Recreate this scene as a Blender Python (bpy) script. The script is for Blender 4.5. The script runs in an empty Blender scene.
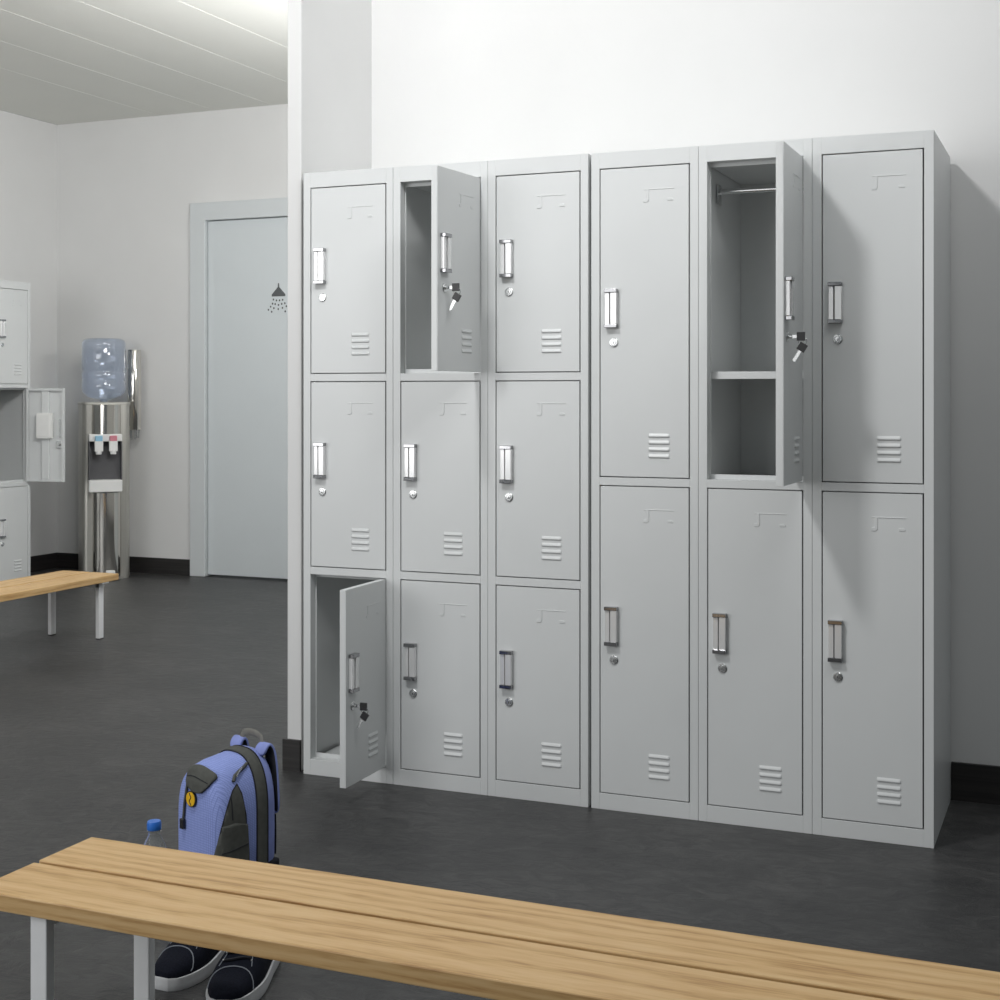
import bpy, bmesh, math, random
from mathutils import Vector, Matrix
from mathutils.bvhtree import BVHTree
PI = math.pi
C = bpy.context.scene.collection
sc = bpy.context.scene

# ------------------------------------------------------------------ camera
cd = bpy.data.cameras.new('camera'); cam = bpy.data.objects.new('camera', cd); C.objects.link(cam)
cam.location = (0, 0, 1.136); cam.rotation_euler = (PI/2, 0, 0.396)
cd.sensor_width = 36; cd.lens = 1413.65/1000*36; cd.shift_y = -0.10523
cd.clip_start = 0.02; sc.camera = cam

# ------------------------------------------------------------------ world and lights
w = bpy.data.worlds.new('world'); sc.world = w; w.use_nodes = True
bg = w.node_tree.nodes['Background']; bg.inputs[0].default_value = (0.88, 0.97, 1.0, 1); bg.inputs[1].default_value = 0.15
def area(name, loc, target, sx, sy, power, col=(1, 1, 1), spread=PI):
    l = bpy.data.lights.new(name, 'AREA'); l.shape = 'RECTANGLE'; l.size = sx; l.size_y = sy; l.energy = power; l.color = col; l.spread = spread
    o = bpy.data.objects.new(name, l); C.objects.link(o); o.location = loc
    d = Vector(target)-Vector(loc); o.rotation_euler = d.to_track_quat('-Z', 'Y').to_euler()
    return o
area('key_softbox', (-1.95, 1.55, 3.6), (-1.2, 3.9, 1.5), 0.35, 0.35, 50)
area('broad_softbox', (-2.5, -1.2, 2.1), (-1.7, 3.9, 1.2), 1.9, 2.4, 31)
area('overhead_fill', (0.15, 2.3, 4.1), (-1.7, 4.0, 1.4), 1.6, 1.0, 30)  # added fill from above right, lifts faces turned towards +x
area('side_fill', (1.5, 1.0, 4.0), (-2.2, 4.0, 2.4), 0.8, 0.8, 6.5, spread=math.radians(50))  # added narrow fill to brighten the partition's inner face
area('far_room_front_fill', (-4.6, -1.0, 1.7), (-4.8, 6.0, 1.4), 2.4, 2.0, 64)  # unseen fill added to brighten the far room, no actual window
area('far_locker_fill', (-3.1, 4.6, 2.86), (-5.9, 6.0, 1.2), 1.0, 1.0, 72)  # unseen fill added to brighten the far locker fronts, no actual fixture
area('wall_uplight', (-2.6, 5.7, 2.0), (-4.2, 6.2, 2.9), 0.6, 0.4, 21)
sc.view_settings.view_transform = 'Standard'; sc.view_settings.look = 'None'
sc.view_settings.exposure = -0.05; sc.view_settings.gamma = 1.0; sc.view_settings.use_curve_mapping = False

# ------------------------------------------------------------------ materials
def newmat(name):
    m = bpy.data.materials.new(name); m.use_nodes = True
    nt = m.node_tree; return m, nt, nt.nodes['Principled BSDF']
def node(nt, typ, **kw):
    n = nt.nodes.new(typ)
    for k, v in kw.items(): setattr(n, k, v)
    return n
def coords(nt, scale=(1, 1, 1), rot=(0, 0, 0)):
    t = node(nt, 'ShaderNodeTexCoord'); mp = node(nt, 'ShaderNodeMapping')
    mp.inputs['Scale'].default_value = scale; mp.inputs['Rotation'].default_value = rot
    nt.links.new(t.outputs['Object'], mp.inputs['Vector']); return mp.outputs['Vector']
def ramp(nt, src, stops):
    r = node(nt, 'ShaderNodeValToRGB'); e = r.color_ramp.elements
    while len(e) < len(stops): e.new(0.5)
    for i, (p, c) in enumerate(stops): e[i].position = p; e[i].color = (*c, 1)
    nt.links.new(src, r.inputs['Fac']); return r.outputs['Color']
def noise(nt, vec, scale, detail=4, rough=0.5, dist=0):
    n = node(nt, 'ShaderNodeTexNoise'); n.inputs['Scale'].default_value = scale; n.inputs['Detail'].default_value = detail
    n.inputs['Roughness'].default_value = rough; n.inputs['Distortion'].default_value = dist
    nt.links.new(vec, n.inputs['Vector']); return n.outputs['Fac']
def bump(nt, b, h, strength, dist):
    n = node(nt, 'ShaderNodeBump'); n.inputs['Strength'].default_value = strength; n.inputs['Distance'].default_value = dist
    nt.links.new(h, n.inputs['Height']); nt.links.new(n.outputs['Normal'], b.inputs['Normal'])
def mat(name, col, rough=0.5, metal=0.0, var=0.03, scale=30, bmp=0.0, bscale=200, spec=0.5, coat=0):
    m, nt, b = newmat(name); v = coords(nt)
    f = noise(nt, v, scale, 3)
    lo = tuple(c*(1-var) for c in col); hi = tuple(min(1, c*(1+var)) for c in col)
    nt.links.new(ramp(nt, f, [(0.3, lo), (0.7, hi)]), b.inputs['Base Color'])
    b.inputs['Roughness'].default_value = rough; b.inputs['Metallic'].default_value = metal
    b.inputs['Specular IOR Level'].default_value = spec; b.inputs['Coat Weight'].default_value = coat
    if bmp: bump(nt, b, noise(nt, v, bscale, 2), bmp, 0.001)
    return m
M = {}
M['wall'] = mat('wall_paint', (0.715, 0.715, 0.708), 0.75, var=0.015, scale=3, bmp=0.15, bscale=60)
M['ceil'] = mat('ceiling_panel', (0.76, 0.765, 0.72), 0.7, var=0.01, scale=2)
M['locker'] = mat('locker_paint', (0.675, 0.69, 0.688), 0.36, var=0.012, scale=6, bmp=0.04, bscale=500)
M['locker_far'] = M['locker']
M['white_metal'] = mat('white_powdercoat', (0.88, 0.89, 0.90), 0.38, var=0.02, bmp=0.03)
M['chrome'] = mat('chrome', (0.36, 0.36, 0.37), 0.10, 1.0, var=0.01)
M['nickel'] = mat('brushed_nickel', (0.70, 0.71, 0.71), 0.25, 1.0, var=0.03)
M['dark'] = mat('dark_plastic', (0.015, 0.015, 0.016), 0.4)
M['pull'] = mat('polished_pull', (0.86, 0.86, 0.86), 0.18, 0.4, var=0.01)
M['door'] = mat('door_paint', (0.62, 0.66, 0.675), 0.45, var=0.01, scale=4)
M['frame'] = mat('frame_paint', (0.62, 0.65, 0.66), 0.45, var=0.01, scale=4)
M['symbol'] = mat('symbol_vinyl', (0.10, 0.105, 0.11), 0.6)
M['white_plastic'] = mat('white_plastic', (0.82, 0.82, 0.80), 0.35, var=0.01)
M['blue_plastic'] = mat('blue_plastic', (0.03, 0.17, 0.62), 0.28, var=0.05)
M['tap_blue'] = mat('tap_blue', (0.30, 0.55, 0.72), 0.4); M['tap_red'] = mat('tap_red', (0.62, 0.22, 0.27), 0.4)
M['recess'] = mat('grey_plastic', (0.10, 0.10, 0.105), 0.4)
M['lavender'] = mat('lavender_fabric', (0.235, 0.285, 0.60), 0.85, var=0.06, scale=60, bmp=0.4, bscale=900)
M['olive'] = mat('dark_fabric', (0.075, 0.078, 0.070), 0.85, var=0.12, scale=80, bmp=0.4, bscale=900)
M['webbing'] = mat('grey_webbing', (0.17, 0.165, 0.15), 0.8, var=0.1, scale=80)
M['black_fabric'] = mat('black_fabric', (0.012, 0.013, 0.018), 0.85, var=0.2, scale=80, bmp=0.3)
M['yellow'] = mat('yellow_badge', (0.85, 0.50, 0.02), 0.4)
M['canvas'] = mat('navy_canvas', (0.006, 0.0075, 0.014), 0.9, var=0.3, scale=300, bmp=0.6, bscale=1500, spec=0.15)
M['toecanvas'] = M['canvas']
M['stitch'] = mat('grey_stitching', (0.20, 0.22, 0.25), 0.8)
M['rubber'] = mat('white_rubber', (0.60, 0.61, 0.62), 0.55, var=0.04, scale=100)
M['trim'] = None
# baseboard: dark vinyl with faint streaks
m, nt, b = newmat('dark_baseboard'); v = coords(nt, (3, 3, 120)); f = noise(nt, v, 1.0, 4)
nt.links.new(ramp(nt, f, [(0.3, (0.014, 0.013, 0.013)), (0.75, (0.036, 0.033, 0.032))]), b.inputs['Base Color']); b.inputs['Roughness'].default_value = 0.45; M['base'] = m
# floor: dark sheet with soft mottling
m, nt, b = newmat('dark_floor')
v = coords(nt, (1.0, 1.6, 1), (0, 0, 0.35)); f1 = noise(nt, v, 2.2, 5, 0.62, 0.6); f2 = noise(nt, v, 14, 5, 0.65, 1.2)
mx = node(nt, 'ShaderNodeMath', operation='MULTIPLY_ADD'); mx.inputs[1].default_value = 0.55
nt.links.new(f2, mx.inputs[0]); ad = node(nt, 'ShaderNodeMath', operation='MULTIPLY'); ad.inputs[1].default_value = 0.45
nt.links.new(f1, ad.inputs[0]); nt.links.new(ad.outputs[0], mx.inputs[2])
nt.links.new(ramp(nt, mx.outputs[0], [(0.36, (0.030, 0.030, 0.031)), (0.5, (0.044, 0.044, 0.044)), (0.64, (0.070, 0.069, 0.068))]), b.inputs['Base Color'])
b.inputs['Roughness'].default_value = 0.42; b.inputs['Specular IOR Level'].default_value = 0.35
bump(nt, b, f2, 0.6, 0.005); M['floor'] = m
# wood, grain along local x
def wood(name, seed):
    m, nt, b = newmat(name)
    t = node(nt, 'ShaderNodeTexCoord'); mp = node(nt, 'ShaderNodeMapping'); mp.inputs['Location'].default_value = (seed*3.1, seed*0.7, seed)
    mp.inputs['Scale'].default_value = (2.0, 11, 11); nt.links.new(t.outputs['Object'], mp.inputs['Vector']); v = mp.outputs['Vector']
    warp = noise(nt, v, 0.9, 4, 0.55, 1.2)
    wv = node(nt, 'ShaderNodeTexWave', wave_type='RINGS', rings_direction='X'); wv.inputs['Scale'].default_value = 1.6
    wv.inputs['Distortion'].default_value = 9; wv.inputs['Detail'].default_value = 4; wv.inputs['Detail Scale'].default_value = 0.55; wv.inputs['Detail Roughness'].default_value = 0.65
    nt.links.new(v, wv.inputs['Vector'])
    mp2 = node(nt, 'ShaderNodeMapping'); mp2.inputs['Scale'].default_value = (9, 170, 170); nt.links.new(t.outputs['Object'], mp2.inputs['Vector'])
    fine = noise(nt, mp2.outputs['Vector'], 1.0, 4, 0.65, 0.4)
    a1 = node(nt, 'ShaderNodeMath', operation='MULTIPLY'); a1.inputs[1].default_value = 0.26; nt.links.new(wv.outputs['Fac'], a1.inputs[0])
    a2 = node(nt, 'ShaderNodeMath', operation='MULTIPLY_ADD'); a2.inputs[1].default_value = 0.42; nt.links.new(warp, a2.inputs[0]); nt.links.new(a1.outputs[0], a2.inputs[2])
    a3 = node(nt, 'ShaderNodeMath', operation='MULTIPLY_ADD'); a3.inputs[1].default_value = 0.76; nt.links.new(fine, a3.inputs[0]); nt.links.new(a2.outputs[0], a3.inputs[2])
    base = ramp(nt, a3.outputs[0], [(0.42, (0.36, 0.195, 0.072)), (0.56, (0.51, 0.305, 0.122)), (0.72, (0.62, 0.40, 0.178)), (0.95, (0.68, 0.465, 0.23))])
    vo = node(nt, 'ShaderNodeTexVoronoi'); vo.inputs['Scale'].default_value = 1.0; mpv = node(nt, 'ShaderNodeMapping'); mpv.inputs['Scale'].default_value = (1.7, 4.5, 4.5); mpv.inputs['Location'].default_value = (seed, seed, 0)
    nt.links.new(t.outputs['Object'], mpv.inputs['Vector']); nt.links.new(mpv.outputs['Vector'], vo.inputs['Vector'])
    mk = ramp(nt, vo.outputs['Distance'], [(0.0, (0.42, 0.34, 0.26)), (0.06, (0.75, 0.68, 0.6)), (0.13, (1, 1, 1))]); mu = node(nt, 'ShaderNodeMix', data_type='RGBA', blend_type='MULTIPLY'); mu.inputs[0].default_value = 0.8
    nt.links.new(base, mu.inputs[6]); nt.links.new(mk, mu.inputs[7]); nt.links.new(mu.outputs[2], b.inputs['Base Color'])
    b.inputs['Roughness'].default_value = 0.45; bump(nt, b, fine, 0.12, 0.001)
    return m
M['wood'] = wood('oak_plank', 1.0); M['wood2'] = wood('oak_plank_light', 4.7)
# front fabric of the pack with a fine woven check
m, nt, b = newmat('checked_lavender_fabric'); v = coords(nt)
br = node(nt, 'ShaderNodeTexBrick'); br.offset = 0; br.inputs['Scale'].default_value = 1; br.inputs['Brick Width'].default_value = 0.0058; br.inputs['Row Height'].default_value = 0.0058
br.inputs['Mortar Size'].default_value = 0.0006; br.inputs['Color1'].default_value = (0.30, 0.37, 0.74, 1); br.inputs['Color2'].default_value = (0.27, 0.34, 0.70, 1); br.inputs['Mortar'].default_value = (0.19, 0.25, 0.56, 1)
sx_ = node(nt, 'ShaderNodeSeparateXYZ'); nt.links.new(v, sx_.inputs[0]); cb = node(nt, 'ShaderNodeCombineXYZ')
for out_, k_, dst in (('X', -0.9, 'X'), ('Z', 0.7, 'Y')):
    q = node(nt, 'ShaderNodeMath', operation='MULTIPLY_ADD'); nt.links.new(sx_.outputs['Y'], q.inputs[0]); q.inputs[1].default_value = k_; nt.links.new(sx_.outputs[out_], q.inputs[2]); nt.links.new(q.outputs[0], cb.inputs[dst])
nt.links.new(cb.outputs[0], br.inputs['Vector'])
nt.links.new(br.outputs['Color'], b.inputs['Base Color']); b.inputs['Roughness'].default_value = 0.8; M['check'] = m
def glassy(name, col, rough, ior, trans, alpha=1.0):
    m, nt, b = newmat(name); b.inputs['Base Color'].default_value = (*col, 1); b.inputs['Roughness'].default_value = rough
    b.inputs['IOR'].default_value = ior; b.inputs['Transmission Weight'].default_value = trans; return m
M['jug'] = glassy('blue_polycarbonate', (0.70, 0.78, 0.92), 0.05, 1.22, 0.86)
M['jug'].node_tree.nodes['Principled BSDF'].inputs['Coat Weight'].default_value = 1.0
M['jug'].node_tree.nodes['Principled BSDF'].inputs['Coat Roughness'].default_value = 0.02
M['jug'].node_tree.nodes['Principled BSDF'].inputs['Coat IOR'].default_value = 1.7
M['pet'] = glassy('clear_bottle', (0.80, 0.82, 0.83), 0.04, 1.10, 0.90)
m, nt, b = newmat('stainless_steel'); v = coords(nt, (200, 200, 2)); f = noise(nt, v, 1, 2)
nt.links.new(ramp(nt, f, [(0.3, (0.50, 0.49, 0.45)), (0.7, (0.57, 0.56, 0.52))]), b.inputs['Base Color']); b.inputs['Metallic'].default_value = 0.75; b.inputs['Roughness'].default_value = 0.34; M['steel'] = m
m, nt, b = newmat('polished_steel'); v = coords(nt, (60, 60, 2)); f = noise(nt, v, 1, 2)
nt.links.new(ramp(nt, f, [(0.3, (0.66, 0.64, 0.60)), (0.7, (0.74, 0.72, 0.68))]), b.inputs['Base Color']); b.inputs['Metallic'].default_value = 1; b.inputs['Roughness'].default_value = 0.12; M['psteel'] = m

# ------------------------------------------------------------------ mesh helpers
def tag(o, label=None, cat=None, group=None, kind=None):
    if label: o['label'] = label
    if cat: o['category'] = cat
    if group: o['group'] = group
    if kind: o['kind'] = kind
    return o
def empty(name, loc, rz=0):
    o = bpy.data.objects.new(name, None); o.empty_display_size = 0.05; C.objects.link(o); o.location = loc; o.rotation_euler = (0, 0, rz); return o
def finish(name, bm, mats, parent=None, smooth=0, bevel=0, seg=2, loc=None):
    me = bpy.data.meshes.new(name); bm.normal_update(); bm.to_mesh(me); bm.free()
    if not isinstance(mats, (list, tuple)): mats = [mats]
    for m_ in mats: me.materials.append(m_)
    o = bpy.data.objects.new(name, me); C.objects.link(o)
    if parent: o.parent = parent
    if loc: o.location = loc
    if bevel:
        md = o.modifiers.new('bevel', 'BEVEL'); md.width = bevel; md.segments = seg; md.limit_method = 'ANGLE'; md.angle_limit = math.radians(40)
    if smooth:
        me.shade_smooth()
        bmx = bmesh.new(); bmx.from_mesh(me)
        for e in bmx.edges:
            if len(e.link_faces) == 2 and e.calc_face_angle(0) > math.radians(smooth): e.smooth = False
        bmx.to_mesh(me); bmx.free()
    return o
def box(bm, x0, x1, y0, y1, z0, z1, mi=0):
    vs = [bm.verts.new(p) for p in ((x0,y0,z0),(x1,y0,z0),(x1,y1,z0),(x0,y1,z0),(x0,y0,z1),(x1,y0,z1),(x1,y1,z1),(x0,y1,z1))]
    for f in ((0,3,2,1),(4,5,6,7),(0,1,5,4),(1,2,6,5),(2,3,7,6),(3,0,4,7)):
        bm.faces.new([vs[i] for i in f]).material_index = mi
def lathe(bm, prof, seg=32, center=(0,0,0), mi=0, sx=1, sy=1, cap=True):
    rings = []
    for r, z in prof:
        rings.append([bm.verts.new((center[0]+sx*r*math.cos(2*PI*i/seg), center[1]+sy*r*math.sin(2*PI*i/seg), center[2]+z)) for i in range(seg)])
    for a, c in zip(rings, rings[1:]):
        for i in range(seg):
            j = (i+1) % seg; bm.faces.new((a[i], a[j], c[j], c[i])).material_index = mi
    if cap:
        bm.faces.new(rings[0][::-1]).material_index = mi; bm.faces.new(rings[-1]).material_index = mi
def tube(bm, pts, r, seg=8, mi=0, caps=True, flat=None):
    pts = [Vector(p) for p in pts]; rings = []; n0 = None
    for i, p in enumerate(pts):
        t = (pts[min(i+1, len(pts)-1)]-pts[max(i-1, 0)]).normalized()
        if n0 is None:
            a = Vector((0, 0, 1)) if abs(t.z) < 0.9 else Vector((1, 0, 0)); n0 = (a-t*a.dot(t)).normalized()
        else: n0 = (n0-t*n0.dot(t)).normalized()
        bq = t.cross(n0); rr = r[i] if isinstance(r, (list, tuple)) else r; r2 = rr if flat is None else rr*flat
        rings.append([bm.verts.new(p+n0*rr*math.cos(2*PI*k/seg)+bq*r2*math.sin(2*PI*k/seg)) for k in range(seg)])
    for a, c in zip(rings, rings[1:]):
        for i in range(seg):
            j = (i+1) % seg; bm.faces.new((a[i], a[j], c[j], c[i])).material_index = mi
    if caps: bm.faces.new(rings[0][::-1]).material_index = mi; bm.faces.new(rings[-1]).material_index = mi
def xform(bm, verts_from, mtx):
    bm.verts.ensure_lookup_table(); bmesh.ops.transform(bm, matrix=mtx, verts=bm.verts[verts_from:])
def prism(bm, poly, y0, y1, mi=0):
    a = [bm.verts.new((x, y0, z)) for x, z in poly]; b_ = [bm.verts.new((x, y1, z)) for x, z in poly]; n = len(poly)
    bm.faces.new(a).material_index = mi; bm.faces.new(b_[::-1]).material_index = mi
    for i in range(n): bm.faces.new((a[i], b_[i], b_[(i+1) % n], a[(i+1) % n])).material_index = mi
def recalc(bm): bmesh.ops.recalc_face_normals(bm, faces=bm.faces[:])
def struct(name, boxes, m_, bevel=0):
    bm = bmesh.new()
    for b_ in boxes: box(bm, *b_)
    o = finish(name, bm, m_, bevel=bevel); o['kind'] = 'structure'; return o

# ------------------------------------------------------------------ the room
XL, YB, YW, XP, ZC = -6.27, 7.45, 4.157, -2.199, 2.91
struct('floor', [(XL-0.1, 3.6, -1.6, YB+0.1, -0.05, 0)], M['floor'])
struct('wall_left', [(XL-0.1, XL, -1.0, YB+0.1, 0, ZC)], M['wall'])
DX0, DX1, DZ = -5.214, -4.02, 2.336
struct('wall_back', [(XL, DX0+0.03, YB, YB+0.1, 0, ZC), (DX1-0.03, XP-0.06, YB, YB+0.1, 0, ZC), (DX0+0.03, DX1-0.03, YB, YB+0.1, DZ-0.03, ZC)], M['wall'])
struct('wall_partition', [(XP-0.049, XP, 3.705, YB, 0, 4.6)], M['wall'], bevel=0.003)
struct('wall_center', [(XP, 3.6, YW, YW+0.1, 0, 4.6)], M['wall'])
# ceiling of long panels with narrow joints
bm = bmesh.new(); xs = [XL]; x = -5.46
while x < XP-0.1: xs.append(x); x += 0.4175
xs.append(XP-0.049)
for a, b_ in zip(xs, xs[1:]): box(bm, a+0.002, b_-0.002, 1.6, YB, ZC, ZC+0.02)
box(bm, XL, XP-0.049, 1.6, YB, ZC+0.012, ZC+0.05)
o = finish('ceiling', bm, M['ceil'], bevel=0.002); o['kind'] = 'structure'
struct('baseboard_back', [(XL, DX0, YB-0.012, YB, 0, 0.10)], M['base'])
struct('baseboard_left', [(XL, XL+0.012, -1, YB-0.012, 0, 0.10)], M['base'])
struct('baseboard_center', [(-0.362, 3.6, YW-0.012, YW, 0, 0.105)], M['base'])
struct('baseboard_partition', [(XP-0.060, XP, 3.695, 3.705, 0, 0.094), (XP-0.060, XP-0.049, 3.705, YB, 0, 0.094)], M['base'])
# door with frame and shower pictogram
bm = bmesh.new()
prism(bm, [(DX0, 0), (DX0, DZ), (DX1, DZ), (DX1, 0), (DX1-0.112, 0), (DX1-0.112, DZ-0.112), (DX0+0.112, DZ-0.112), (DX0+0.112, 0)], YB-0.024, YB+0.09); recalc(bm)
fr = finish('trim_1', bm, M['frame'], bevel=0.004); fr['kind'] = 'structure'
bm = bmesh.new(); box(bm, DX0+0.116, DX1-0.116, YB+0.005, YB+0.045, 0.012, DZ-0.116)
dr = finish('door_1', bm, M['door'], bevel=0.003); dr['kind'] = 'structure'
bm = bmesh.new(); cx, cz, k = -4.585, 1.80, 0.0062
def sp(u, v): return (cx+(u-279.3)*k, cz-(v-283)*k)
for poly in ([sp(278.7, 280), sp(279.9, 280), sp(280.1, 284), sp(278.5, 284)], [sp(278.3, 284), sp(280.3, 284), sp(287, 291), sp(287, 293), sp(271.6, 293), sp(271.6, 291)]):
    prism(bm, poly, YB+0.0035, YB+0.006)
for i, (u, v) in enumerate([(273.5, 296), (277, 297), (280.5, 297), (284, 296.5), (272.5, 300), (275.5, 300.5), (279.3, 301.5), (283, 300.5), (286.5, 300), (270.3, 303), (274, 304.5), (279, 305.5), (283.8, 304.5), (288.3, 303), (267.7, 306), (271.5, 308), (287, 308)]):
    cxx, czz = sp(u, v); prism(bm, [(cxx+0.0052*math.cos(a*PI/4), czz+0.0065*math.sin(a*PI/4)) for a in range(8)], YB+0.0035, YB+0.006)
recalc(bm); s_ = finish('shower_symbol', bm, M['symbol'], parent=dr); s_['label'] = 'dark grey shower head pictogram on the door'
bm = bmesh.new(); tube(bm, [(DX1-0.19, YB+0.006, 1.02), (DX1-0.19, YB-0.045, 1.02), (DX1-0.32, YB-0.05, 1.02)], 0.010, 10); finish('door_handle', bm, M['nickel'], parent=dr, smooth=40)

# ------------------------------------------------------------------ lockers
def hood(bm, x0, x1, zt, zb, prot, front=0.0):
    # a pressed louvre: rises gently from its top edge, drops sharply at the lower one, rounded ends
    nu, nv = 14, 8; g = []
    for i in range(nu+1):
        u = i/nu; x = x0+(x1-x0)*u; e = min(u, 1-u)*(x1-x0)/0.006; fu = math.sqrt(max(0, 1-(1-min(1, e))**2)); row = []
        for j in range(nv+1):
            v = j/nv; fv = math.sin(min(1, v/0.72)*PI/2)**1.3 if v < 0.72 else math.cos((v-0.72)/0.28*PI/2)
            row.append(bm.verts.new((x, front-prot*fu*fv+0.0003, zt+(zb-zt)*v)))
        g.append(row)
    for i in range(nu):
        for j in range(nv): bm.faces.new((g[i][j], g[i][j+1], g[i+1][j+1], g[i+1][j]))
def door_mesh(w_, h):
    # hinge edge at x=0, free edge at x=-w_, outer face at y=0, z from 0 to h
    bm = bmesh.new()
    box(bm, -w_, 0, 0, 0.003, 0, h)
    for b_ in ((-w_, -w_+0.003, 0.003, 0.019, 0, h), (-0.003, 0, 0.003, 0.019, 0, h), (-w_+0.003, -0.003, 0.003, 0.019, 0, 0.003), (-w_+0.003, -0.003, 0.003, 0.019, h-0.003, h),
               (-w_+0.003, -w_+0.014, 0.0165, 0.019, 0.003, h-0.003), (-0.014, -0.003, 0.0165, 0.019, 0.003, h-0.003), (-w_+0.014, -0.014, 0.0165, 0.019, 0.003, 0.014), (-w_+0.014, -0.014, 0.0165, 0.019, h-0.014, h-0.003)): box(bm, *b_)
    for k_ in range(4):
        zt = 0.119-k_*0.0185; hood(bm, -w_+0.135, -w_+0.197, zt, zt-0.0125, 0.0036)
    # pressed card holder: slit, long left tab, short right tab
    ht = h-0.060
    box(bm, -w_+0.124, -w_+0.208, -0.0012, 0.001, ht-0.0022, ht)
    prism(bm, [(-w_+0.123, ht-0.036), (-w_+0.123, ht-0.028), (-w_+0.131, ht-0.026), (-w_+0.131, ht), (-w_+0.138, ht), (-w_+0.138, ht-0.030), (-w_+0.134, ht-0.036)], -0.0015, 0.001)
    prism(bm, [(-w_+0.190, ht-0.034), (-w_+0.190, ht-0.027), (-w_+0.202, ht-0.027), (-w_+0.206, ht-0.030), (-w_+0.206, ht-0.034)], -0.0013, 0.001)
    me = bpy.data.meshes.new('door'); bm.normal_update(); recalc(bm); bm.to_mesh(me); bm.free(); me.materials.append(M['locker']); return me
def handle_mesh():
    # origin at top left on the door face
    bm = bmesh.new()
    for z in (0, -0.096): box(bm, 0, 0.036, -0.017, 0.0, z-0.010, z, 0)
    # slim left rail, dark slot and broad right grip between the end blocks
    box(bm, 0.001, 0.014, -0.012, 0.0, -0.096, -0.010, 1)
    box(bm, 0.0172, 0.035, -0.015, 0.0, -0.096, -0.010, 1)
    box(bm, 0.0138, 0.0174, -0.003, 0.0, -0.096, -0.010, 2)
    me = bpy.data.meshes.new('handle'); bm.to_mesh(me); bm.free()
    for m_ in (M['chrome'], M['pull'], M['dark']): me.materials.append(m_)
    return me
def lock_mesh():
    bm = bmesh.new()
    lathe(bm, [(0.0125, 0), (0.0125, 0.0022), (0.0110, 0.0036), (0.0088, 0.0038), (0.0080, 0.0028), (0.0064, 0.0028), (0.0062, 0.0044), (0.001, 0.0046)], 24)
    box(bm, -0.0007, 0.0007, -0.0030, 0.0030, 0.0040, 0.0050, 1)
    bmesh.ops.transform(bm, matrix=Matrix.Rotation(PI/2, 4, 'X'), verts=bm.verts[:])
    me = bpy.data.meshes.new('lock'); bm.to_mesh(me); bm.free(); me.materials.append(M['nickel']); me.materials.append(M['dark']); return me
def key_mesh():
    bm = bmesh.new()
    tube(bm, [(0, 0, 0), (0, -0.010, 0)], 0.0055, 14, 0)
    box(bm, -0.0012, 0.0012, -0.024, -0.010, -0.004, 0.004, 0)
    box(bm, -0.0030, 0.0030, -0.042, -0.022, -0.0105, 0.0105, 1)
    # ring and a second key hanging from it
    tube(bm, [(0.0, -0.036+0.010*math.cos(a*PI/8), -0.012+0.010*math.sin(a*PI/8)) for a in range(17)], 0.0009, 6, 0, caps=False)
    n = len(bm.verts); box(bm, -0.0030, 0.0030, -0.010, 0.010, -0.020, 0.0, 1); box(bm, -0.0012, 0.0012, -0.0038, 0.0038, -0.050, -0.020, 0)
    xform(bm, n, Matrix.Translation((0, -0.040, -0.018)) @ Matrix.Rotation(0.55, 4, 'X'))
    me = bpy.data.meshes.new('key'); bm.to_mesh(me); bm.free(); me.materials.append(M['nickel']); me.materials.append(M['dark']); return me
HAND, LOCK, KEY = handle_mesh(), lock_mesh(), key_mesh()
def linked(name, me, parent, loc=(0,0,0), rz=0, bevel=0):
    o = bpy.data.objects.new(name, me); C.objects.link(o); o.parent = parent; o.location = loc; o.rotation_euler = (0, 0, rz)
    if bevel:
        md = o.modifiers.new('bevel', 'BEVEL'); md.width = bevel; md.segments = 2; md.limit_method = 'ANGLE'; md.angle_limit = math.radians(50)
    return o
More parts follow.
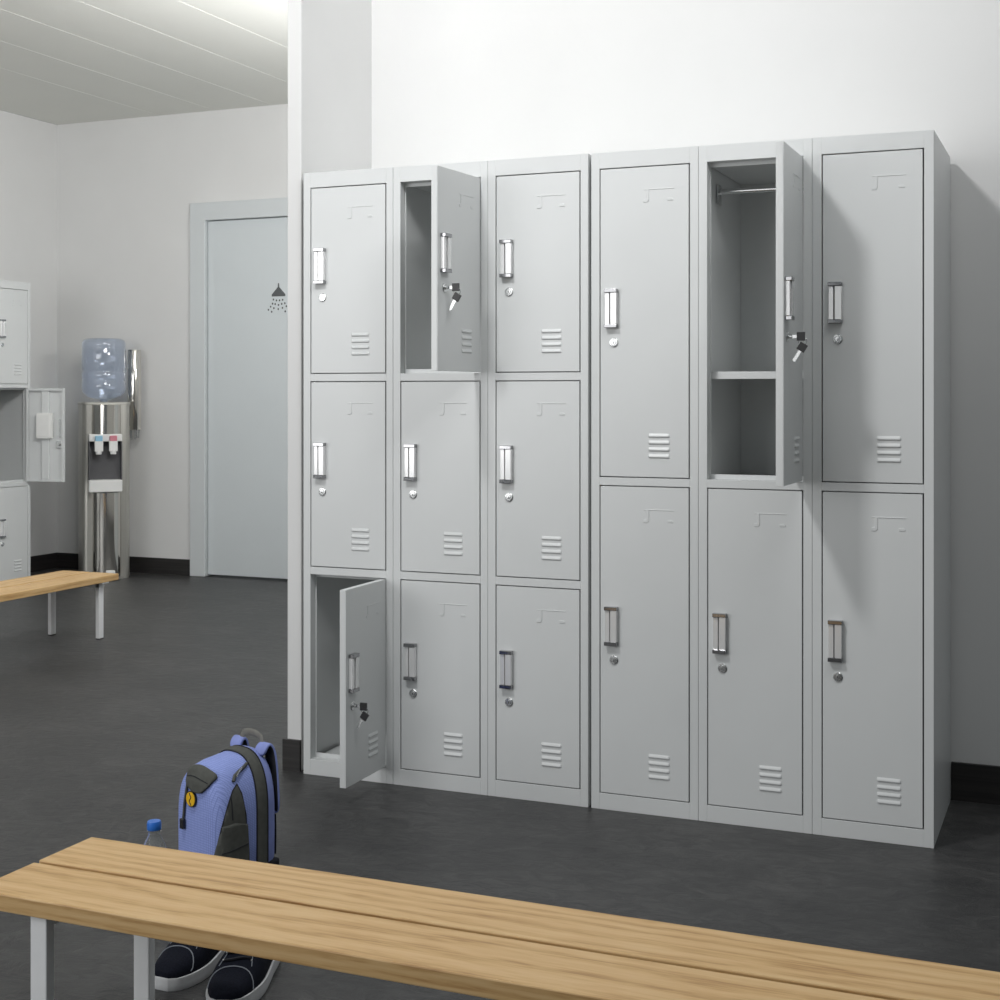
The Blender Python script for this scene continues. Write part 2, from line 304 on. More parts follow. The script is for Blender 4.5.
def locker(loc, rz, W, pitch, rows, open_, hoff, shelves, label):
    """rows: (z0,z1) bottom to top; open_: {(col,row): degrees}; local x to the right, front face at y=0"""
    D, H = 0.452, 1.8
    root = empty('locker_cabinet', loc, rz); tag(root, label, 'locker', None)
    bm = bmesh.new(); w_ = 0.2478; ncol = 3
    edges = []
    for i in range(ncol):
        x0 = 0 if i == 0 else i*pitch+0.0005; x1 = W if i == ncol-1 else (i+1)*pitch-0.0005
        d0 = i*pitch+0.0269-0.0031; d1 = d0+w_+0.0068; edges.append((x0, x1, d0, d1))
        box(bm, x0, d0, 0, 0.030, 0, H); box(bm, d1, x1, 0, 0.030, 0, H)
        zs = [0]+[z for r in rows for z in r]+[H]
        for a in range(0, len(zs), 2):
            za = zs[a]+(0 if a == 0 else 0.0030); zb = zs[a+1]-(0 if a == len(zs)-2 else 0.0030); box(bm, d0, d1, 0, 0.030, za, zb)
            if a not in (0,): box(bm, x0+0.012, x1-0.012, 0.030, D-0.004, za, za+0.003)       # ceiling of the compartment below
            if a < len(zs)-2: box(bm, x0+0.012, x1-0.012, 0.034, D-0.004, zb-0.012, zb-0.006)       # floor of the compartment above
        # stop lips behind the opening
        for r in rows:
            box(bm, d0-0.004, d0+0.0035, 0.0305, 0.033, r[0]-0.003, r[1]+0.003); box(bm, d1-0.0030, d1+0.004, 0.0305, 0.033, r[0]-0.003, r[1]+0.003)
            box(bm, d0+0.0035, d1-0.0035, 0.0305, 0.033, r[0]-0.004, r[0]+0.010); box(bm, d0+0.0035, d1-0.0035, 0.0305, 0.033, r[1]-0.008, r[1]+0.004)
    for i in range(1, ncol): box(bm, i*pitch-0.010, i*pitch+0.010, 0.004, D-0.004, 0.002, H-0.002)
    for x0, x1 in ((0, 0.002), (W-0.002, W)): box(bm, x0, x1, 0.030, D, 0, H)
    box(bm, 0.002, W-0.002, 0.030, D, H-0.002, H); box(bm, 0.002, W-0.002, 0.030, D, 0, 0.002); box(bm, 0.002, W-0.002, D-0.003, D, 0.002, H-0.002)
    finish('body', bm, M['locker'], root, bevel=0.0006, seg=1)
    meshes = {}
    for i in range(ncol):
        for j, (z0, z1) in enumerate(rows):
            if (z0, z1) not in meshes: meshes[(z0, z1)] = door_mesh(w_, z1-z0)
            ang = open_.get((i, j), 0)
            d = linked('door', meshes[(z0, z1)], root, (i*pitch+0.0269+w_+(0.0025 if ang else 0), 0.0 if not ang else -0.0008, z0), math.radians(ang), 0.0007)
            top = z1-z0-hoff
            linked('handle', HAND, d, (-w_+0.0150, -0.0002, top), 0, 0.0012)
            linked('lock', LOCK, d, (-w_+0.0385, 0.0002, top-0.146))
            if ang:
                d['label'] = 'open door'
                linked('key', KEY, d, (-w_+0.0385, -0.003, top-0.146))
                bm = bmesh.new(); h = z1-z0; box(bm, -w_*0.5-0.025, -w_*0.5+0.025, 0.003, 0.015, 0.015, h-0.015); finish('stiffener', bm, M['locker'], d, bevel=0.003)
                if rz == 0: continue
                bm = bmesh.new(); box(bm, -w_*0.5-0.055, -w_*0.5+0.045, 0.015, 0.035, h*0.5-0.02, h*0.5+0.13); box(bm, -w_*0.5-0.042, -w_*0.5+0.045, 0.035, 0.038, h*0.5-0.01, h*0.5+0.12); finish('card_pocket', bm, M['white_plastic'], d, bevel=0.002)
                bm = bmesh.new(); box(bm, -w_+0.022, -w_+0.034, 0.003, 0.012, top-0.105, top); box(bm, -w_+0.014, -w_+0.050, 0.003, 0.014, top-0.170, top-0.130); tube(bm, [(-w_+0.03, 0.014, top-0.15), (-w_+0.03, 0.030, top-0.15)], 0.008, 10); finish('latch', bm, M['nickel'], d, bevel=0.001)
    for (i, z) in shelves:
        x0, x1 = edges[i][0]+0.012, edges[i][1]-0.012
        bm = bmesh.new(); box(bm, x0, x1, 0.040, D-0.006, z-0.002, z); box(bm, x0, x1, 0.040, 0.043, z-0.020, z-0.002); finish('shelf', bm, M['locker'], root, bevel=0.001)
        bm = bmesh.new(); zr = rows[-1][1]-0.055; yr = 0.17
        tube(bm, [(x0+0.004, yr, zr), (x1-0.004, yr, zr)], 0.008, 14)
        o = finish('hanging_rail', bm, M['nickel'], root, smooth=40)
        for xa in (x0, x1-0.004): bm = bmesh.new(); box(bm, xa, xa+0.004, yr-0.02, yr+0.02, zr-0.035, zr+0.02); finish('rail_bracket', bm, M['nickel'], root, bevel=0.001)
    return root
ROW3 = [(0.0495, 0.5965), (0.6246, 1.1733), (1.2009, 1.752)]; ROW2 = [(0.047, 0.8857), (0.9133, 1.7528)]
locker((-2.1785, 3.683, 0), 0, 0.9016, 0.3005, ROW3, {(1, 2): 86, (0, 0): 91}, 0.180, [], 'light grey steel locker cabinet with nine doors, against the wall beside the white partition')
locker((-1.2679, 3.683, 0), 0, 0.9050, 0.3015, ROW2, {(1, 1): 90}, 0.328, [(1, 1.198)], 'light grey steel locker cabinet with six tall doors, one open showing a shelf')
locker((-5.812, 6.672-0.9016, 0), PI/2, 0.9016, 0.3005, ROW3, {(2, 1): 98}, 0.180, [], 'pale grey locker cabinet in the far room, at the left edge of the photo')

# ------------------------------------------------------------------ benches
def bench(loc, rz, L, W, H, inset, legs, label, gapf=0.507):
    root = empty('bench', loc, rz); tag(root, label, 'bench', None)
    g = 0.012; ym = W*gapf
    for k_, (y0, y1) in enumerate(((0, ym-g/2), (ym+g/2, W))):
        bm = bmesh.new(); box(bm, 0, L, y0, y1, H-0.030, H); finish('seat_plank', bm, M['wood'] if k_ == 0 else M['wood2'], root, bevel=0.0025, seg=2)
    for x in (inset, L-inset-0.034):
        legin = legs[0][0]
        for y, dx in legs:
            bm = bmesh.new(); box(bm, x+dx, x+dx+0.034, y, y+0.020, 0.004, H-0.034); lg = finish('leg', bm, M['white_metal'], root, bevel=0.002)
            bm = bmesh.new(); box(bm, x+dx+0.001, x+dx+0.033, y+0.001, y+0.019, 0, 0.004); finish('foot', bm, M['dark'], lg)
        bm = bmesh.new(); box(bm, x, x+0.034, legin+0.022, W-legin-0.022, H-0.056, H-0.034); finish('crossbar', bm, M['white_metal'], root, bevel=0.002)
        bm = bmesh.new(); box(bm, x-0.008, x+0.042, legin, W-legin, H-0.034, H-0.030); finish('plate', bm, M['white_metal'], root)
    return root
bench((-1.745, 1.862, 0), 0, 2.15, 0.308, 0.30, 0.103, ((0.022, 0), (0.286, 0.010)), 'oak bench with white steel legs in the foreground')
bench((-4.545, 5.445, 0), -PI/2, 2.0, 0.325, 0.295, 0.078, ((0.002, 0), (0.279, 0)), 'far oak bench with white legs in front of the water dispenser')

# ------------------------------------------------------------------ water dispenser
root = empty('water_dispenser', (-5.575, 7.08, 0), 0.785); tag(root, 'stainless steel water dispenser with blue and red taps by the far wall', 'water dispenser')
def rrect(hw, y0, y1, r, n=6):
    pts = []
    for cx_, cy_, a0 in ((hw-r, y1-r, 0), (-hw+r, y1-r, PI/2), (-hw+r, y0+r, PI), (hw-r, y0+r, 1.5*PI)):
        for i in range(n+1): a = a0+i*PI/2/n; pts.append((cx_+r*math.cos(a), cy_+r*math.sin(a)))
    return pts
def extr(bm, pts, z0, z1, mi=0):
    a = [bm.verts.new((x, y, z0)) for x, y in pts]; b_ = [bm.verts.new((x, y, z1)) for x, y in pts]; n = len(pts)
    bm.faces.new(a[::-1]).material_index = mi; bm.faces.new(b_).material_index = mi
    for i in range(n): bm.faces.new((a[i], a[(i+1) % n], b_[(i+1) % n], b_[i])).material_index = mi
bm = bmesh.new(); extr(bm, rrect(0.143, 0.035, 0.31, 0.035), 0.012, 1.075); extr(bm, rrect(0.139, 0.039, 0.306, 0.03), 0, 0.012)
finish('body', bm, M['steel'], root, smooth=40)
bm = bmesh.new(); extr(bm, rrect(0.148, 0.030, 0.315, 0.038), 1.075, 1.090); finish('top_plate', bm, M['steel'], root, smooth=40, bevel=0.002)
def halfcol(z0, z1, r=0.088, depth=0.075, n=18):
    pts = [(r*math.cos(PI+PI*i/n), 0.04+depth*math.sin(PI+PI*i/n)) for i in range(n+1)]
    bm = bmesh.new(); extr(bm, pts, z0, z1); return bm
finish('front_column', halfcol(0.895, 1.075), M['psteel'], root, smooth=50)
finish('lower_column', halfcol(0.02, 0.535), M['psteel'], root, smooth=50)
bm = bmesh.new(); box(bm, -0.112, 0.086, -0.038, 0.036, 0.850, 0.895); finish('tap_panel', bm, M['white_plastic'], root, bevel=0.006)
bm = bmesh.new()
box(bm, -0.112, 0.086, 0.030, 0.036, 0.615, 0.850); box(bm, -0.112, -0.106, -0.030, 0.030, 0.615, 0.850); box(bm, 0.080, 0.086, -0.030, 0.030, 0.615, 0.850)
finish('recess', bm, M['recess'], root)
bm = bmesh.new(); box(bm, -0.112, 0.086, -0.042, 0.036, 0.540, 0.615); finish('drip_tray', bm, M['white_plastic'], root, bevel=0.006)
for x, mm, lb in ((-0.056, 'tap_blue', 'blue cold water tap'), (0.030, 'tap_red', 'red hot water tap')):
    bm = bmesh.new(); box(bm, x-0.025, x+0.025, -0.066, -0.036, 0.790, 0.856); tube(bm, [(x, -0.050, 0.80), (x, -0.050, 0.772)], 0.018, 14)
    t = finish('tap', bm, M['white_plastic'], root, bevel=0.003); t['label'] = lb
    bm = bmesh.new(); box(bm, x-0.021, x+0.021, -0.068, -0.036, 0.853, 0.886); finish('tap_button', bm, M[mm], t, bevel=0.003)
bm = bmesh.new(); box(bm, -0.012, 0.042, -0.052, -0.030, 0.025, 0.060); finish('drain_plug', bm, M['white_plastic'], root, bevel=0.003)
bm = bmesh.new(); lathe(bm, [(0.040, 0.915), (0.0425, 0.92), (0.0425, 1.415), (0.040, 1.42)], 24, (0.190, 0.20, 0))
ch = finish('cup_tube', bm, M['psteel'], root, smooth=40)
bm = bmesh.new()
for k_ in range(5): tube(bm, [(0.190+0.028*math.cos(k_*1.25), 0.20+0.028*math.sin(k_*1.25), 0.914), (0.190+0.024*math.cos(k_*1.25), 0.20+0.024*math.sin(k_*1.25), 0.862-0.01*(k_ % 2))], 0.006, 8)
finish('cup_clip', bm, M['pet'], ch, smooth=40)
bm = bmesh.new(); box(bm, 0.135, 0.160, 0.17, 0.23, 0.94, 1.06); finish('bracket', bm, M['dark'], ch)
jug = bmesh.new()
prof = [(0.022, 0), (0.024, 0.012), (0.05, 0.018), (0.100, 0.032), (0.128, 0.060), (0.1345, 0.085), (0.1345, 0.125), (0.129, 0.133), (0.129, 0.140), (0.1345, 0.148), (0.1345, 0.180), (0.129, 0.188), (0.129, 0.196), (0.1345, 0.204), (0.1345, 0.330), (0.131, 0.338), (0.1345, 0.346), (0.1345, 0.365), (0.126, 0.385), (0.105, 0.396), (0.02, 0.398)]
lathe(jug, prof, 48); o = finish('water_jug', jug, M['jug'], smooth=50, loc=(-5.575-0.17*math.sin(0.785), 7.08+0.17*math.cos(0.785), 1.0905))
tag(o, 'translucent blue water jug upside down on the steel dispenser', 'water jug')

# ------------------------------------------------------------------ water bottle
bm = bmesh.new()
lathe(bm, [(0.022, 0), (0.029, 0.004), (0.030, 0.012), (0.030, 0.050), (0.0285, 0.056), (0.030, 0.062), (0.030, 0.120), (0.029, 0.135), (0.024, 0.152), (0.016, 0.168), (0.0125, 0.176), (0.0125, 0.180), (0.0155, 0.181), (0.0155, 0.184), (0.0120, 0.185), (0.0120, 0.197)], 32)
root = finish('water_bottle', bm, M['pet'], smooth=40, loc=(-1.890, 2.560, 0)); tag(root, 'clear plastic water bottle with blue cap on the floor beside the backpack', 'bottle')
bm = bmesh.new(); n = 48; rr = [0.0150+0.0005*(i % 2) for i in range(n)]
lathe(bm, [(0.0150, 0.186), (0.0155, 0.187), (0.0155, 0.200), (0.0140, 0.2045), (0.002, 0.205)], 32); finish('cap', bm, M['blue_plastic'], root, smooth=40)

# ------------------------------------------------------------------ shoes
def shoe(loc, rz, side, label):
    """toe towards -y, heel at y=+0.28, side=+1/-1 mirrors"""
    root = empty('sneaker', loc, rz); tag(root, label, 'shoe')
    L = 0.285
    st = [(0.0, 0.012), (0.012, 0.030), (0.035, 0.041), (0.07, 0.048), (0.10, 0.0485), (0.14, 0.043), (0.18, 0.037), (0.22, 0.036), (0.25, 0.035), (0.272, 0.028), (0.285, 0.010)]
    def cxo(y): return side*0.010*math.cos(y/L*PI*1.2)
    def outline(off, n=60):
        pts = []
        ys = [s[0] for s in st]
        def wid(y):
            for a, b_ in zip(st, st[1:]):
                if a[0] <= y <= b_[0]:
                    t = (y-a[0])/(b_[0]-a[0]); t = t*t*(3-2*t) if False else t; return a[1]+(b_[1]-a[1])*t
            return 0.01
        N = 28; yy = [L*(0.5-0.5*math.cos(PI*i/N)) for i in range(N+1)]
        # round the two ends
        def ww(y): return max(0.0, wid(y))
        right = [(cxo(y)+ww(y)+off, y) for y in yy]; left = [(cxo(y)-ww(y)-off, y) for y in reversed(yy)]
        return right+left
    def hole(y):  # height of the upper along its ridge
        pts = [(0, 0.034), (0.02, 0.046), (0.05, 0.053), (0.09, 0.066), (0.13, 0.088), (0.165, 0.104), (0.20, 0.108), (0.24, 0.106), (0.285, 0.104)]
        for a, b_ in zip(pts, pts[1:]):
            if a[0] <= y <= b_[0]: t = (y-a[0])/(b_[0]-a[0]); return a[1]+(b_[1]-a[1])*t
        return pts[-1][1]
    ol = outline(0.003); cen = Vector((0, L/2))
    bm = bmesh.new(); rings = []
    for z, s in ((0.0, 0.97), (0.003, 1.0), (0.012, 0.985), (0.020, 1.0), (0.025, 0.99)):
        rings.append([bm.verts.new((x*s, L/2+(y-L/2)*(0.5+0.5*s), z)) for x, y in ol])
    n = len(ol)
    for a, b_ in zip(rings, rings[1:]):
        for i in range(n): j = (i+1) % n; bm.faces.new((a[i], a[j], b_[j], b_[i]))
    bm.faces.new(rings[0][::-1]); bm.faces.new(rings[-1])
    bmesh.ops.remove_doubles(bm, verts=bm.verts[:], dist=0.0004); recalc(bm)
    finish('sole', bm, M['rubber'], root, smooth=50)
    # upper: arches across the foot
    N = 26; m_ = 14; bm = bmesh.new(); rows = []
    def wid2(y):
        for a, b_ in zip(st, st[1:]):
            if a[0] <= y <= b_[0]: t = (y-a[0])/(b_[0]-a[0]); return a[1]+(b_[1]-a[1])*t
        return 0.01
    ysl = [0.003+(L-0.006)*(0.5-0.5*math.cos(PI*i/N)) for i in range(N+1)]
    for y in ysl:
        wv = wid2(y)-0.001; hv = hole(y); row = []
        for k_ in range(m_+1):
            a = PI*k_/m_; cc = math.cos(a); ss = math.sin(a)
            e = 0.55 if y < 0.12 else 0.45
            x = cxo(y)+wv*math.copysign(abs(cc)**e, cc)*(1-0.28*ss*(y > 0.10)*min(1, (y-0.10)/0.05)); z = 0.022+(hv-0.022)*abs(ss)**0.75
            row.append(bm.verts.new((x, y, z)))
        rows.append(row)
    for i, (a, b_) in enumerate(zip(rows, rows[1:])):
        for k_ in range(m_):
            if ysl[i] > 0.165 and 4 <= k_ <= 9: continue      # foot opening
            bm.faces.new((a[k_], b_[k_], b_[k_+1], a[k_+1]))
    bm.faces.new(rows[0]); bm.faces.new(rows[-1][::-1]); recalc(bm)
    tree = BVHTree.FromBMesh(bm)
    o = finish('upper', bm, M['canvas'], root, smooth=60); md = o.modifiers.new('solid', 'SOLIDIFY'); md.thickness = 0.002
    def top(x, y, off=0.0008):
        hh = tree.ray_cast(Vector((x, y, 0.3)), Vector((0, 0, -1)))
        return (hh[0]+hh[1]*off if hh[1].z > 0 else hh[0]-hh[1]*off) if hh[0] else Vector((x, y, 0.03))
    # stitched edge of the toe cap and of the eyelet panels
    bm = bmesh.new()
    tube(bm, [top(cxo(0.06)+0.043*math.cos(a), 0.040+0.030*math.sin(a)) for a in [PI*i/16 for i in range(17)]], 0.0011, 6)
    for sx in (-1, 1): tube(bm, [top(cxo(y)+sx*(0.020+0.012*(0.12-y)/0.05*(y < 0.12)), y) for y in (0.075, 0.085, 0.10, 0.12, 0.14, 0.16)], 0.0009, 6)
    finish('stitching', bm, M['stitch'], root, smooth=40)
    bm = bmesh.new()
    for sx in (-1, 1):
        for y in (0.088, 0.106, 0.124, 0.142):
            p = top(cxo(y)+sx*0.026, y); lathe(bm, [(0.0028, -0.001), (0.0028, 0.001), (0.0012, 0.0014)], 8, p)
    finish('eyelet', bm, M['nickel'], root)['kind'] = 'stuff'
    bm = bmesh.new()
    for y in (0.088, 0.106, 0.124, 0.142):
        tube(bm, [top(cxo(y)+x, y+0.004*math.sin(x*80), 0.003) for x in (-0.024, -0.016, -0.008, 0, 0.008, 0.016, 0.024)], 0.0028, 6)
    finish('laces', bm, M['black_fabric'], root, smooth=50)
    bm = bmesh.new(); t0 = [bm.verts.new(p) for p in ((-0.018, 0.12, 0.090), (0.018, 0.12, 0.090), (0.020, 0.17, 0.122), (-0.020, 0.17, 0.122))]; bm.faces.new(t0)
    o = finish('tongue', bm, M['canvas'], root); md = o.modifiers.new('solid', 'SOLIDIFY'); md.thickness = 0.004
    return root
shoe((-1.645, 2.236, 0), -0.03, 1, 'black canvas sneaker with white sole nearest the bench leg, half hidden')
shoe((-1.458, 2.200, 0), 0.36, -1, 'black canvas sneaker with white sole, right one of the pair under the backpack')

# ------------------------------------------------------------------ backpack (front towards local -y, back panel towards +y)
root = empty('backpack', (-1.912, 2.885, 0), -0.335); tag(root, 'lavender blue and dark grey backpack standing on the floor behind the bench', 'backpack')
def arch(hw, H, n=40, p=2.6):
    """closed section in xz: straight flanks and a rounded top"""
    pts = []
    zs = H*0.48
    for i in range(n+1):
        a = PI*i/n; c_, s_ = math.cos(a), math.sin(a)
        pts.append((hw*math.copysign(abs(c_)**(2/p), c_), zs+(H-zs)*abs(s_)**(2/p)))
    bot = [(-hw*1.0, zs*0.6), (-hw*0.99, 0.03), (-hw*0.90, 0.004), (0, 0.0), (hw*0.90, 0.004), (hw*0.99, 0.03), (hw, zs*0.6)]
    return pts+bot
def loft(bm, secs, mi=0):
    rings = [[bm.verts.new((x, y, z)) for x, z in s] for y, s in secs]; n = len(rings[0])
    for a, b_ in zip(rings, rings[1:]):
        for i in range(n): j = (i+1) % n; bm.faces.new((a[i], b_[i], b_[j], a[j])).material_index = mi
    bm.faces.new(rings[0]); bm.faces.new(rings[-1][::-1]); recalc(bm)
def shrink(s, k): # pull a section towards its middle
    zc = 0.14; return [(x*k, zc+(z-zc)*k if z > 0.02 else z) for x, z in s]
def sections(spec): return [(y, shrink(arch(hw, H), k_)) for y, hw, H, k_ in spec]
# main compartment (rear) and front compartment
main = [(0.016, 0.091, 0.277, 1), (0.030, 0.094, 0.281, 1), (0.050, 0.094, 0.282, 1), (0.062, 0.091, 0.279, 1), (0.071, 0.085, 0.272, 0.98), (0.077, 0.076, 0.258, 0.94), (0.080, 0.056, 0.23, 0.85)]
bm = bmesh.new(); loft(bm, sections(main)); T1 = BVHTree.FromBMesh(bm); body = finish('main_compartment', bm, M['lavender'], root, smooth=60)
front = [(-0.099, 0.056, 0.205, 0.80), (-0.096, 0.074, 0.232, 0.93), (-0.087, 0.084, 0.250, 0.99), (-0.072, 0.089, 0.260, 1), (-0.045, 0.091, 0.268, 1), (-0.015, 0.091, 0.272, 1), (0.016, 0.091, 0.276, 1)]
bm = bmesh.new(); loft(bm, sections(front)); T2 = BVHTree.FromBMesh(bm); frontc = finish('front_compartment', bm, M['check'], root, smooth=60); frontc['label'] = 'checked lavender front compartment'
both = bmesh.new(); loft(both, sections(main)); loft(both, sections(front)); TB = BVHTree.FromBMesh(both); both.free()
# dark zip band running over the top between the compartments
bm = bmesh.new(); rows = []
sec = lambda y, hw, H: arch(hw, H)
for y, hw, H in ((0.013, 0.0920, 0.2775), (0.017, 0.0945, 0.2800), (0.036, 0.0965, 0.2840), (0.040, 0.0950, 0.2825)):
    rows.append([bm.verts.new((x, y, z)) for x, z in arch(hw, H)[:41]+[(-hw, H*0.29), (-hw, 0.02)]][::1])
first = [bm.verts.new((hw, y, 0.02)) for y, hw in ((0.013, 0.0920), (0.017, 0.0945), (0.036, 0.0965), (0.040, 0.0950))]
for r_, f_ in zip(rows, first): r_.insert(0, f_)
for a, b_ in zip(rows, rows[1:]):
    for i in range(len(a)-1): bm.faces.new((a[i], b_[i], b_[i+1], a[i+1]))
recalc(bm); finish('zip_band', bm, M['olive'], root, smooth=60)
for yy, hw_, H_ in ((0.0115, 0.0920, 0.2775), (0.0415, 0.0950, 0.2830)):
    bm = bmesh.new(); tube(bm, [(x, yy, z) for x, z in [(hw_, 0.02)]+arch(hw_, H_)[:41]+[(-hw_, 0.02)]], 0.0016, 6); finish('piping', bm, M['black_fabric'], root, smooth=60)
def patch(name, poly, axis, m_, off=0.0015, thick=0.002, tree=None, nu=16, label=None, parent=None):
    """cloth panel: polygon (a,b) projected on the pack; axis 'x' (side, poly=(y,z)) or 'y' (front, poly=(x,z))"""
    tree = tree or TB; bm = bmesh.new()
    vs = [bm.verts.new((a, 0, b_)) for a, b_ in poly]; f = bm.faces.new(vs)
    amin = min(p[0] for p in poly); amax = max(p[0] for p in poly); bmin = min(p[1] for p in poly); bmax = max(p[1] for p in poly)
    for i in range(1, nu): a = amin+(amax-amin)*i/nu; bmesh.ops.bisect_plane(bm, geom=bm.verts[:]+bm.edges[:]+bm.faces[:], plane_co=(a, 0, 0), plane_no=(1, 0, 0))
    for i in range(1, nu): b_ = bmin+(bmax-bmin)*i/nu; bmesh.ops.bisect_plane(bm, geom=bm.verts[:]+bm.edges[:]+bm.faces[:], plane_co=(0, 0, b_), plane_no=(0, 0, 1))
    for v_ in bm.verts:
        a, b_ = v_.co.x, v_.co.z
        if axis == 'x': o_, d_ = Vector((0.4, a, b_)), Vector((-1, 0, 0))
        else: o_, d_ = Vector((a, -0.4, b_)), Vector((0, 1, 0))
        h = tree.ray_cast(o_, d_)
        if h[0] is None: h = tree.find_nearest(Vector((0.08, a, b_)) if axis == 'x' else Vector((a, -0.09, b_)))
        n_ = h[1] if h[1].dot(d_) < 0 else -h[1]; v_.co = h[0]+n_*off
    o = finish(name, bm, m_, parent or root, smooth=80); md = o.modifiers.new('solid', 'SOLIDIFY'); md.thickness = thick; md.offset = 0
    if label: o['label'] = label
    return o
def bez(pts, n=8): # smooth closed outline (Catmull-Rom)
    out = []; L_ = len(pts)
    for i in range(L_):
        p0, p1, p2, p3 = (Vector(pts[(i+k_) % L_]) for k_ in (-1, 0, 1, 2))
        for j in range(n):
            t = j/n; out.append(tuple(0.5*((2*p1)+(p2-p0)*t+(2*p0-5*p1+4*p2-p3)*t*t+(3*p1-p0-3*p2+p3)*t**3)))
    return out
# dark side panel with its stretch bottle pocket
side = [(-0.0955, 0.012), (-0.094, 0.07), (-0.086, 0.13), (-0.070, 0.180), (-0.052, 0.210), (-0.038, 0.222), (-0.030, 0.20), (-0.022, 0.15), (-0.018, 0.08), (-0.016, 0.012)]
patch('side_panel', side, 'x', M['olive'], 0.0015, 0.0015, label='dark grey side panel')
patch('side_pocket', [(-0.0960, 0.012), (-0.0945, 0.07), (-0.085, 0.134), (-0.055, 0.137), (-0.020, 0.128), (-0.015, 0.06), (-0.014, 0.012)], 'x', M['olive'], 0.0055, 0.003)
bm = bmesh.new()
def onside(y, z, off=0.003):
    h = TB.ray_cast(Vector((0.4, y, z)), Vector((-1, 0, 0))); return h[0]+(h[1] if h[1].x > 0 else -h[1])*off
def onfront(x, z, off=0.003):
    h = TB.ray_cast(Vector((x, -0.4, z)), Vector((0, 1, 0)))
    return h[0]+(h[1] if h[1].y < 0 else -h[1])*off if h[0] else Vector((x, -0.09, z))
tube(bm, [onside(y, z, 0.002) for y, z in side], 0.0016, 6); tube(bm, [onside(-0.060, z, 0.003) for z in (0.20, 0.18, 0.16, 0.145)], 0.0012, 6)
tube(bm, [onside(y, 0.078+0.15*(y+0.05), 0.008) for y in (-0.087, -0.07, -0.055, -0.04, -0.018)], 0.0010, 6); finish('side_piping', bm, M['black_fabric'], root, smooth=60)
# lavender flank strip between side panel and band is the main body; small flap pocket on top of the front
flap = bez([(-0.030, 0.250), (0.010, 0.256), (0.052, 0.244), (0.050, 0.226), (0.026, 0.204), (-0.006, 0.203), (-0.032, 0.220)], 5)
patch('flap_pocket', flap, 'y', M['olive'], 0.004, 0.006, nu=14, label='dark grey flap pocket')
bm = bmesh.new(); tube(bm, [onfront(x, z, 0.0075) for x, z in ((-0.030, 0.232), (-0.016, 0.235), (0.0, 0.235), (0.02, 0.232), (0.044, 0.227))], 0.0012, 6); finish('flap_seam', bm, M['black_fabric'], root)
# hanging cord with its toggle
bm = bmesh.new(); tube(bm, [onfront(x, z, 0.004) for x, z in ((-0.028, 0.222), (-0.031, 0.20), (-0.036, 0.17), (-0.040, 0.14), (-0.042, 0.128))], 0.0030, 8); cord = finish('cord', bm, M['olive'], root, smooth=50)
bm = bmesh.new(); p = onfront(-0.042, 0.124, 0.006); box(bm, p.x-0.007, p.x+0.007, p.y-0.004, p.y+0.004, p.z-0.016, p.z+0.008); finish('toggle', bm, M['dark'], cord, bevel=0.002)
# round yellow badge with a dark S-shaped split
bm = bmesh.new(); p = onfront(-0.010, 0.184, 0.002); lathe(bm, [(0.019, 0), (0.019, 0.003), (0.001, 0.0035)], 28)
mt_ = Matrix.Translation(p) @ Matrix.Rotation(PI/2, 4, 'X'); bmesh.ops.transform(bm, matrix=mt_, verts=bm.verts[:]); bd = finish('badge', bm, M['dark'], root, smooth=40)
bm = bmesh.new(); lathe(bm, [(0.0165, 0.0030), (0.0165, 0.0045), (0.001, 0.0050)], 28); bmesh.ops.transform(bm, matrix=mt_, verts=bm.verts[:]); bg_ = finish('badge_face', bm, M['yellow'], bd, smooth=40)
bm = bmesh.new(); tube(bm, [mt_ @ Vector((0.0030*math.sin(t*5), t*0.0145, 0.0050)) for t in [i/8-1 for i in range(17)]], 0.0012, 6); finish('badge_line', bm, M['dark'], bd)
# dark loop with light zip pull on the shoulder of the front
def ontop(x, y, off=0.003):
    h = TB.ray_cast(Vector((x, y, 0.5)), Vector((0, 0, -1))); return h[0]+(h[1] if h[1].z > 0 else -h[1])*off
bm = bmesh.new(); tube(bm, [onside(y, z, 0.004) for y, z in ((0.006, 0.256), (-0.006, 0.251), (-0.022, 0.245), (-0.038, 0.238), (-0.046, 0.228))], 0.0042, 8); finish('zip_garage', bm, M['olive'], root, smooth=60)
bm = bmesh.new(); tube(bm, [onside(y, z, 0.009) for y, z in ((-0.014, 0.249), (-0.026, 0.243), (-0.038, 0.235))], 0.0016, 6); finish('zip_pull', bm, M['nickel'], root, smooth=60)
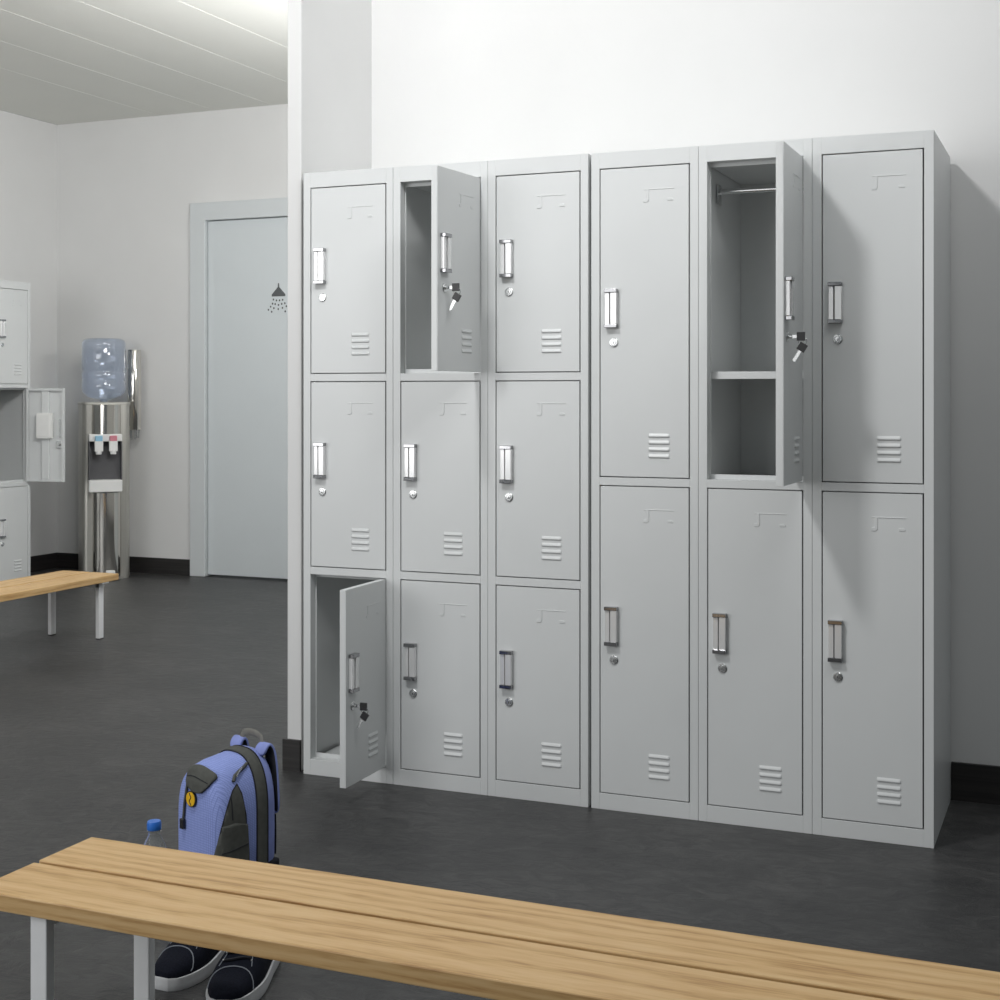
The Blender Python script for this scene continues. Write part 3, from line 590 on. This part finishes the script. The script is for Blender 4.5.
# grab handle and padded shoulder straps
bm = bmesh.new(); tube(bm, [(-0.040, 0.066, 0.272), (-0.043, 0.070, 0.290), (-0.036, 0.072, 0.307), (-0.015, 0.072, 0.312), (0.012, 0.072, 0.311), (0.030, 0.072, 0.305), (0.037, 0.070, 0.290), (0.034, 0.066, 0.272)], 0.0085, 8, flat=0.3); finish('grab_handle', bm, M['webbing'], root, smooth=60)
for sx in (-1, 1):
    path = [(sx*0.048, 0.052, 0.266), (sx*0.049, 0.062, 0.290), (sx*0.050, 0.074, 0.294), (sx*0.052, 0.084, 0.276), (sx*0.056, 0.087, 0.225), (sx*0.060, 0.087, 0.170), (sx*0.064, 0.086, 0.120)]
    bm = bmesh.new(); rings = []; P_ = [Vector(p_) for p_ in path]
    for i, p_ in enumerate(P_):
        t = (P_[min(i+1, len(P_)-1)]-P_[max(i-1, 0)]).normalized(); X_ = Vector((1, 0, 0)); X_ = (X_-t*X_.dot(t)).normalized(); N_ = t.cross(X_)
        rings.append([bm.verts.new(p_+X_*a*0.020+N_*b_*0.006) for a, b_ in ((-1, -0.6), (-0.8, -1), (0.8, -1), (1, -0.6), (1, 0.6), (0.8, 1), (-0.8, 1), (-1, 0.6))])
    for a, b_ in zip(rings, rings[1:]):
        for k_ in range(8):
            mi = 1 if k_ in (4, 5, 6) else 0
            bm.faces.new((a[k_], a[(k_+1) % 8], b_[(k_+1) % 8], b_[k_])).material_index = mi
    bm.faces.new(rings[0]); bm.faces.new(rings[-1]); recalc(bm)
    st_ = finish('shoulder_strap', bm, [M['lavender'], M['black_fabric']], root, smooth=60); md = st_.modifiers.new('sub', 'SUBSURF'); md.levels = md.render_levels = 2
    bm = bmesh.new(); tube(bm, [(sx*0.064, 0.086, 0.122), (sx*0.068, 0.084, 0.07), (sx*0.074, 0.078, 0.03)], 0.007, 8, flat=0.3); finish('webbing', bm, M['black_fabric'], st_, smooth=60)
bm = bmesh.new(); box(bm, -0.078, 0.092, 0.045, 0.082, 0.0, 0.024); finish('bottom_panel', bm, M['black_fabric'], root, bevel=0.006)
